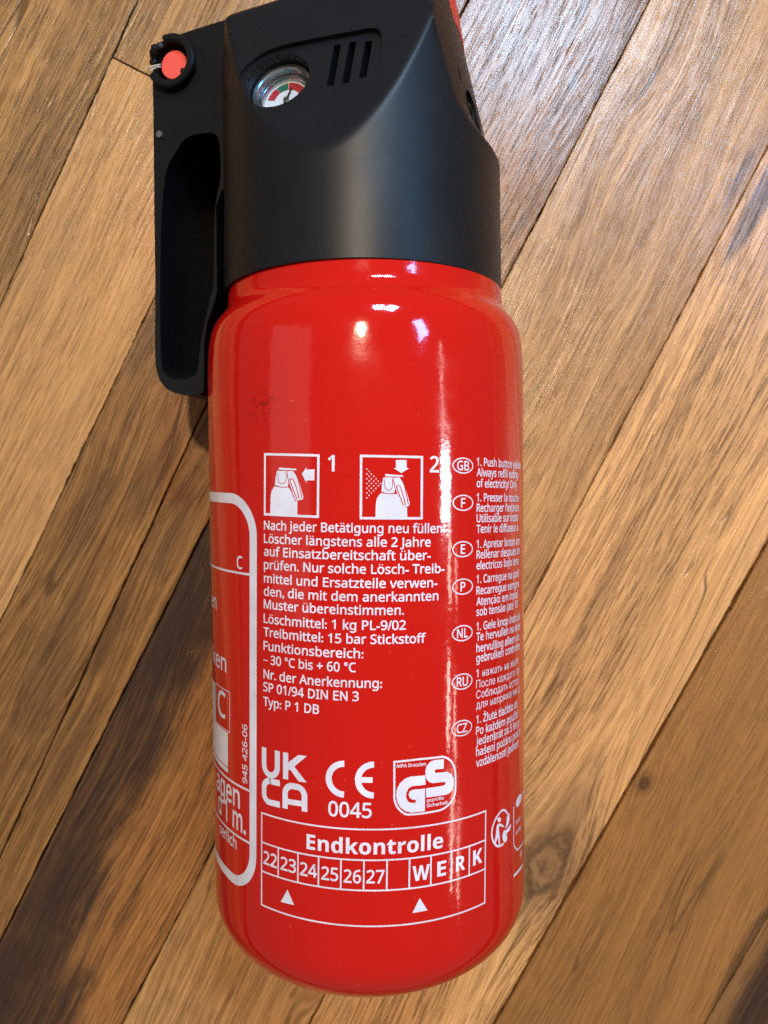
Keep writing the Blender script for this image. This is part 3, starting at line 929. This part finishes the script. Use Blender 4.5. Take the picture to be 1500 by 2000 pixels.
# ------------------------------------------------------------------ black head, rolled 15 degrees with the handle downwards
AL = math.radians(15.4)
CA, SA = math.cos(AL), math.sin(AL)
def H(x, t, z):
    return Vector(((x * CA - z * SA - 0.012) * R, t * R, (x * SA + z * CA) * R + R))

def interp(tab, x):
    if x <= tab[0][0]:
        return tab[0][1]
    for (a, fa), (b, fb) in zip(tab[:-1], tab[1:]):
        if x <= b:
            return fa + (fb - fa) * (x - a) / (b - a)
    return tab[-1][1]
FRONT = [(1.90, 1.02), (1.945, .86), (1.96, .80), (1.985, .755), (2.02, .715), (2.07, .685), (2.155, .656), (2.61, .583), (3.1, .505)]
BULGE = [(2.2, .12), (2.8, .07), (3.1, .06)]
REAR = [(1.9, .93), (2.10, .86), (2.43, .80), (2.67, .73), (2.82, .665), (3.0, .58)]
def smin(vals, k=0.011):
    v = vals[0]
    for w in vals[1:]:
        hh = max(0.0, min(1.0, 0.5 + 0.5 * (w - v) / k))
        v = w * (1 - hh) + v * hh - k * hh * (1 - hh)
    return v
def head_r(phi, t):
    c, s = math.cos(phi), math.sin(phi)
    r = 0.872
    vals = [0.872]
    zs = (1.365 - 0.296 * t) / 0.955
    if abs(s) > 0.2:
        vals.append(zs / abs(s))
    if c < -0.2:
        vals.append(interp(REAR, t) / -c)
    r = smin(vals)
    if c > 0.05:
        for _ in range(5):
            xf = interp(FRONT, t) + interp(BULGE, t) * (1 - min(1.0, (r * s / 0.62) ** 2))
            r2 = smin(vals + [xf / c])
            r = 0.5 * r + 0.5 * r2
    return r
def head_top(x, z):
    return 3.035 + 0.11 * x - 0.62 * z * z

NA = 320
def head_bm():
    bm = bmesh.new()
    rings = []
    def ring(fn):
        rings.append([bm.verts.new(fn(2 * math.pi * k / NA)) for k in range(NA)])
    ring(lambda p: H(.50 * math.cos(p), 1.56, .50 * math.sin(p)))
    ring(lambda p: H(.80 * math.cos(p), 1.56, .80 * math.sin(p)))
    ring(lambda p: H(.853 * math.cos(p), 1.47, .853 * math.sin(p)))
    ring(lambda p: H(.8685 * math.cos(p), 1.36, .8685 * math.sin(p)) if False else H(.868 * math.cos(p) * 1.0, 1.30, .868 * math.sin(p)))
    ring(lambda p: H(.8695 * math.cos(p), 1.217, .8695 * math.sin(p)))
    ring(lambda p: H(.8735 * math.cos(p), 1.213, .8735 * math.sin(p)))
    ring(lambda p: H(.8775 * math.cos(p), 1.217, .8775 * math.sin(p)))
    levels = [1.225, 1.24, 1.3, 1.4, 1.5, 1.6] + [1.65 + i * 0.0145 for i in range(90)]
    last = levels[-1]
    def rad(p, t):
        r = head_r(p, t)
        if t < 1.9:
            r += 0.0055 * max(0.0, min(1.0, (1.75 - t) / 0.3))
        return r
    for L in levels:
        def fn(p, L=L):
            t = L
            for _ in range(3):
                r = rad(p, t)
                x, z = r * math.cos(p), r * math.sin(p)
                if L > 2.2:
                    t = 2.2 + (L - 2.2) / (last - 2.2) * (head_top(x, z) - 2.2)
            return H(x, t, z)
        ring(fn)
    def topfn(s, drop):
        def fn(p):
            t = 2.9
            for _ in range(3):
                r = rad(p, t)
                x, z = r * math.cos(p), r * math.sin(p)
                t = head_top(x, z)
            x *= s; z *= s
            return H(x, head_top(x, z) + drop, z)
        return fn
    for s, dr in ((.985, .012), (.96, .018), (.8, .02), (.4, .02)):
        ring(topfn(s, dr))
    for a, b in zip(rings[:-1], rings[1:]):
        for k in range(NA):
            bm.faces.new((a[k], b[k], b[(k + 1) % NA], a[(k + 1) % NA]))
    bm.faces.new(rings[0]); bm.faces.new(list(reversed(rings[-1])))
    return bm

# frame on the flat side face that carries the gauge
GN = Vector((0, 0.296, 0.955)); GE1 = Vector((1, 0, 0)); GE2 = Vector((0, 0.955, -0.296))
def facet(x, t, depth=0.0):
    """point on the side face at (x, t), pushed in by depth"""
    p = Vector((x, t, (1.365 - 0.296 * t) / 0.955))
    p = p - GN * depth
    return H(*p)
GC = Vector((-0.285, 2.285, (1.365 - 0.296 * 2.285) / 0.955))
def gpt(x, y, depth):
    return H(*(GC + GE1 * x + GE2 * y - GN * depth))

def prism(lower, upper):
    bm = bmesh.new()
    a = [bm.verts.new(q) for q in lower]
    b = [bm.verts.new(q) for q in upper]
    n = len(a)
    bm.faces.new(a); bm.faces.new(list(reversed(b)))
    for i in range(n):
        bm.faces.new((a[i], b[i], b[(i + 1) % n], a[(i + 1) % n]))
    return bm

cutters = []
def cutter(bm):
    cutters.append(obj('cutter', bm, None, smooth=False))
    return cutters[-1]
# sloping recess round the gauge and the vents
out = [(-.52, 2.15), (-.535, 2.27), (-.50, 2.38), (-.42, 2.455), (-.32, 2.495), (-.13, 2.51), (.16, 2.515), (.25, 2.513), (.295, 2.49), (.315, 2.42), (.318, 2.3), (.31, 2.13), (.0, 2.10), (-.35, 2.10)]
out = smooth_pts(out, True, 3)
dep = lambda t: max(0.0, 0.028 * (t - 2.14) / 0.37)
cutter(prism([facet(x, t, dep(t)) for x, t in out], [facet(x, t, -0.15) for x, t in out]))
cutter(prism([gpt(.186 * math.cos(k * math.pi / 32), .186 * math.sin(k * math.pi / 32), .22) for k in range(64)],
             [gpt(.194 * math.cos(k * math.pi / 32), .194 * math.sin(k * math.pi / 32), -.1) for k in range(64)]))
for x0, t0, x1, t1 in ((.050, 2.468, .040, 2.185), (.138, 2.470, .128, 2.185), (.232, 2.455, .222, 2.205)):
    w = .021
    q = [(x1 - w, t1), (x1 + w, t1), (x0 + w, t0), (x0 - w, t0)]
    cutter(prism([facet(x, t, .22) for x, t in q], [facet(x, t, -.1) for x, t in q]))
def front_pt(z, t, depth=0.0, dt=0.0, dz=0.0):
    x = interp(FRONT, t) + interp(BULGE, t) * (1 - min(1.0, (z / 0.62) ** 2))
    n = Vector((1, .16, .39 * z / .62)).normalized()
    e1 = Vector((-n.z, 0, n.x)).normalized()
    e2 = e1.cross(n) * -1
    return Vector((x, t, z)) + e1 * dz + e2 * dt - n * depth
def front_prism(z, t, rz, rt, d0, d1, n=28):
    ang = [2 * math.pi * k / n for k in range(n)]
    return prism([H(*front_pt(z, t, d0, rt * math.sin(a), rz * math.cos(a))) for a in ang], [H(*front_pt(z, t, d1, rt * math.sin(a), rz * math.cos(a))) for a in ang])
cutter(front_prism(.27, 2.175, .105, .125, .028, -.1))
cutter(front_prism(.25, 2.165, .045, .075, .2, -.1))
cutter(front_prism(.40, 2.325, .014, .045, .1, -.1))

def apply_bool(o, cuts):
    for c in cuts:
        m = o.modifiers.new('cut', 'BOOLEAN')
        m.operation = 'DIFFERENCE'
        m.solver = 'EXACT'
        m.object = c
    bpy.context.view_layer.update()
    dg = bpy.context.evaluated_depsgraph_get()
    me = bpy.data.meshes.new_from_object(o.evaluated_get(dg))
    o.modifiers.clear()
    old = o.data
    o.data = me
    bpy.data.meshes.remove(old)
    for pl in me.polygons:
        pl.use_smooth = True
    me.set_sharp_from_angle(angle=math.radians(32))
    for c in cuts:
        d = c.data
        bpy.data.objects.remove(c)
        bpy.data.meshes.remove(d)

head = obj('valve_head', head_bm(), BLACK, ext)
head.data.name = 'valve_head'
apply_bool(head, cutters)
head['label'] = 'black satin plastic valve head with flat side face and vent slots'

# nozzle insert and the slot plate sit in the front face
def ring_bm(fn, r_in, r_out, d_in, d_out, n=48, a0=0.0, a1=2 * math.pi, jag=None):
    """tube with square section, fn(x, y, depth)"""
    bm = bmesh.new()
    full = abs(a1 - a0 - 2 * math.pi) < 1e-6
    rings = []
    cnt = n if full else n + 1
    for k in range(cnt):
        a = a0 + (a1 - a0) * k / n
        c, s = math.cos(a), math.sin(a)
        bv = (r_out - r_in) * .22
        j = jag(a) if jag else 0.0
        sec = [(r_in, d_in), (r_in, d_out + bv + j), (r_in + bv, d_out + j), (r_out - bv, d_out + j), (r_out, d_out + bv + j), (r_out, d_in)]
        rings.append([bm.verts.new(fn(r * c, r * s, d)) for r, d in sec])
    m = 6
    for k in range(n if full else n):
        a, b = rings[k], rings[(k + 1) % cnt]
        for i in range(m):
            bm.faces.new((a[i], a[(i + 1) % m], b[(i + 1) % m], b[i]))
    if not full:
        bm.faces.new(rings[0]); bm.faces.new(list(reversed(rings[-1])))
    return bm
noz = obj('nozzle', ring_bm(lambda x, y, d: H(*front_pt(.25, 2.165, d, y * 1.5, x)), .040, .054, .10, .014), BLACK2, ext, angle=35)

# gauge
def disc_bm(fn, r, depth, n=48, r0=0.0, a0=0.0, a1=2 * math.pi, thick=.006):
    bm = bmesh.new()
    m = max(4, int(n * (a1 - a0) / (2 * math.pi)))
    full = abs(a1 - a0 - 2 * math.pi) < 1e-6
    ang = [a0 + (a1 - a0) * k / m for k in range(m if full else m + 1)]
    if r0 == 0:
        lo = [fn(r * math.cos(a), r * math.sin(a), depth + thick) for a in ang]
        up = [fn(r * math.cos(a), r * math.sin(a), depth) for a in ang]
    else:
        o = [(r * math.cos(a), r * math.sin(a)) for a in ang] + [(r0 * math.cos(a), r0 * math.sin(a)) for a in reversed(ang)]
        lo = [fn(x, y, depth + thick) for x, y in o]
        up = [fn(x, y, depth) for x, y in o]
    bm.free()
    return prism(lo, up)
gauge = obj('pressure_gauge', ring_bm(gpt, .155, .185, .21, .085, 64), STEEL, ext, angle=35)
gauge['label'] = 'small round pressure gauge with red and green dial'
obj('dial', disc_bm(gpt, .1545, .165), DIALW, gauge, angle=35)
rad = math.radians
for a0, a1, m in ((128, 168, DIALR), (92, 126, DIALG), (30, 90, DIALR)):
    obj('dial_sector', disc_bm(gpt, .124, .161, 96, .080, rad(a0), rad(a1), .003), m, gauge, angle=35)
obj('dial_ring', ring_bm(gpt, .140, .154, .164, .130, 64), STEEL, gauge, angle=35)
q = [(-.006, -.03), (.006, -.03), (.003, .085), (-.003, .085)]
qr = [(x * .96 + y * .28, y * .96 - x * .28) for x, y in q]
obj('needle', prism([gpt(x, y, .156) for x, y in qr], [gpt(x, y, .151) for x, y in qr]), BLACK2, gauge, smooth=False)
obj('hub', disc_bm(gpt, .018, .147, 24, thick=.009), STEEL, gauge, angle=35)
obj('lens', disc_bm(gpt, .1545, .105, 48, thick=.006), LENS, gauge, angle=35)

# carrying handle with its hollow side
hout = [(-.45, 3.00), (-.68, 2.966), (-.96, 2.936), (-1.15, 2.912), (-1.25, 2.875), (-1.31, 2.80), (-1.33, 2.70), (-1.33, 2.40), (-1.335, 1.90), (-1.338, 1.35), (-1.350, .90),
        (-1.345, .80), (-1.318, .715), (-1.265, .655), (-1.19, .625), (-1.10, .612), (-1.03, .612), (-1.0, .64), (-.995, .80), (-.992, .95), (-.965, 1.08), (-.925, 1.17), (-.895, 1.26), (-.893, 1.55), (-.893, 1.80), (-.85, 1.90), (-.60, 1.95), (-.45, 2.2)]
HZ = .28
def hand_layer(z):
    k = 1 - min(1.0, (abs(z) / HZ) ** 2)
    o = []
    for x, t in hout:
        if t < 1.15 and x > -1.06:
            x = min(x, -(math.sqrt(max(0.0, 1.028 ** 2 - z * z)))) if t < 1.0 else x - 0.03 * k
        o.append(H(x, t, z))
    return o
bm = bmesh.new()
layers = [[bm.verts.new(q) for q in hand_layer(z)] for z in (-.50, -.3, -.15, 0, .14, HZ)]
n = len(hout)
bm.faces.new(layers[0]); bm.faces.new(list(reversed(layers[-1])))
for a, b in zip(layers[:-1], layers[1:]):
    for i in range(n):
        bm.faces.new((a[i], b[i], b[(i + 1) % n], a[(i + 1) % n]))
handle = obj('handle', bm, BLACK2, ext, smooth=False)
pocket = [(-1.155, 2.20), (-1.11, 2.25), (-1.04, 2.272), (-.98, 2.272), (-.90, 2.262), (-.862, 2.2), (-.858, 1.98), (-.90, 1.78), (-.915, 1.42), (-.92, 1.30), (-.965, 1.15), (-1.015, .95), (-1.035, .80), (-1.06, .74), (-1.12, .718),
          (-1.22, .722), (-1.275, .755), (-1.305, .83), (-1.307, 1.2), (-1.290, 1.69), (-1.256, 2.02), (-1.21, 2.13)]
pocket = smooth_pts(pocket, True, 3)
cx = sum(q[0] for q in pocket) / len(pocket); cy = sum(q[1] for q in pocket) / len(pocket)
pc = obj('cutter', prism([H(cx + (x - cx) * .97, cy + (t - cy) * .985, -.46) for x, t in pocket], [H(x, t, HZ + .1) for x, t in pocket]), None, smooth=False)
bosscut = obj('cutter', prism([H(-1.172 + .118 * math.cos(a * math.pi / 24), 2.728 + .118 * math.sin(a * math.pi / 24), .19) for a in range(48)],
                              [H(-1.172 + .118 * math.cos(a * math.pi / 24), 2.728 + .118 * math.sin(a * math.pi / 24), .5) for a in range(48)]), None, smooth=False)
apply_bool(handle, [pc, bosscut])
mod = handle.modifiers.new('bevel', 'BEVEL')
mod.width = .016 * R
mod.segments = 3
mod.limit_method = 'ANGLE'
mod.angle_limit = math.radians(38)
mod.harden_normals = False
handle['label'] = 'black plastic carrying handle with a deep hollow side'

# raised collar with the red safety pin; its rim is chipped where the seal was torn off
hb = lambda x, y, d: H(-1.172 + x, 2.728 + y, -d)
def jag(a):
    return (0.015 + 0.02 * math.sin(a * 7.0) + 0.006 * math.sin(a * 23.0)) * (1 if 1.9 < a < 3.6 else 0)
boss = obj('pin_collar', ring_bm(hb, .120, .168, -.20, -.345, 60, rad(-152), rad(172), jag), BLACK2, ext, angle=40)
obj('safety_pin', disc_bm(hb, .088, -.285, 40, thick=.09), REDDOT, ext, angle=40)['label'] = 'round red end of the safety pin'
obj('pin_notch', prism([hb(x, y, -.28) for x, y in ((.045, -.055), (.065, -.066), (.078, -.035), (.05, -.03))], [hb(x, y, -.2875) for x, y in ((.045, -.055), (.065, -.066), (.078, -.035), (.05, -.03))]), BLACK2, ext, smooth=False)
def tube(pts, r, seg=8):
    bm = bmesh.new()
    rings = []
    for i, p in enumerate(pts):
        d = (pts[min(i + 1, len(pts) - 1)] - pts[max(0, i - 1)]).normalized()
        a = d.orthogonal().normalized(); b = d.cross(a)
        rings.append([bm.verts.new(p + (a * math.cos(2 * math.pi * k / seg) + b * math.sin(2 * math.pi * k / seg)) * r) for k in range(seg)])
    for a, b in zip(rings[:-1], rings[1:]):
        for k in range(seg):
            bm.faces.new((a[k], b[k], b[(k + 1) % seg], a[(k + 1) % seg]))
    bm.faces.new(rings[0]); bm.faces.new(list(reversed(rings[-1])))
    return bm
for pts in (((-.085, .005, -.30), (-.11, -.004, -.315), (-.14, -.018, -.33), (-.165, -.03, -.335)), ((-.085, -.012, -.30), (-.105, -.012, -.31), (-.13, -.03, -.322), (-.15, -.045, -.325))):
    obj('seal_thread', tube([hb(*p) for p in pts], .004 * R), NYLON, ext)
obj('hinge_pin', disc_bm(lambda x, y, d: H(-1.284 + x, 2.300 + y, -d), .021, -.292, 24, thick=.08), STEEL, ext, angle=35)

# red trigger cap on the front upper edge
bm = bmesh.new()
rows = []
for i in range(13):
    z = -.34 + .62 * i / 12
    row = []
    for t, d in ((2.755, .02), (2.76, -.012), (2.82, -.020), (2.95, -.024), (3.06, -.024), (3.09, -.005), (3.09, .06)):
        e = 0.03 * (abs(i - 6) / 6) ** 4
        row.append(bm.verts.new(H(*front_pt(z, t, d + e))))
    rows.append(row)
for a, b in zip(rows[:-1], rows[1:]):
    for k in range(6):
        bm.faces.new((a[k], a[k + 1], b[k + 1], b[k]))
    bm.faces.new((a[6], a[0], b[0], b[6]))
bm.faces.new(rows[0]); bm.faces.new(list(reversed(rows[-1])))
obj('trigger_button', bm, REDPL, ext, angle=50)
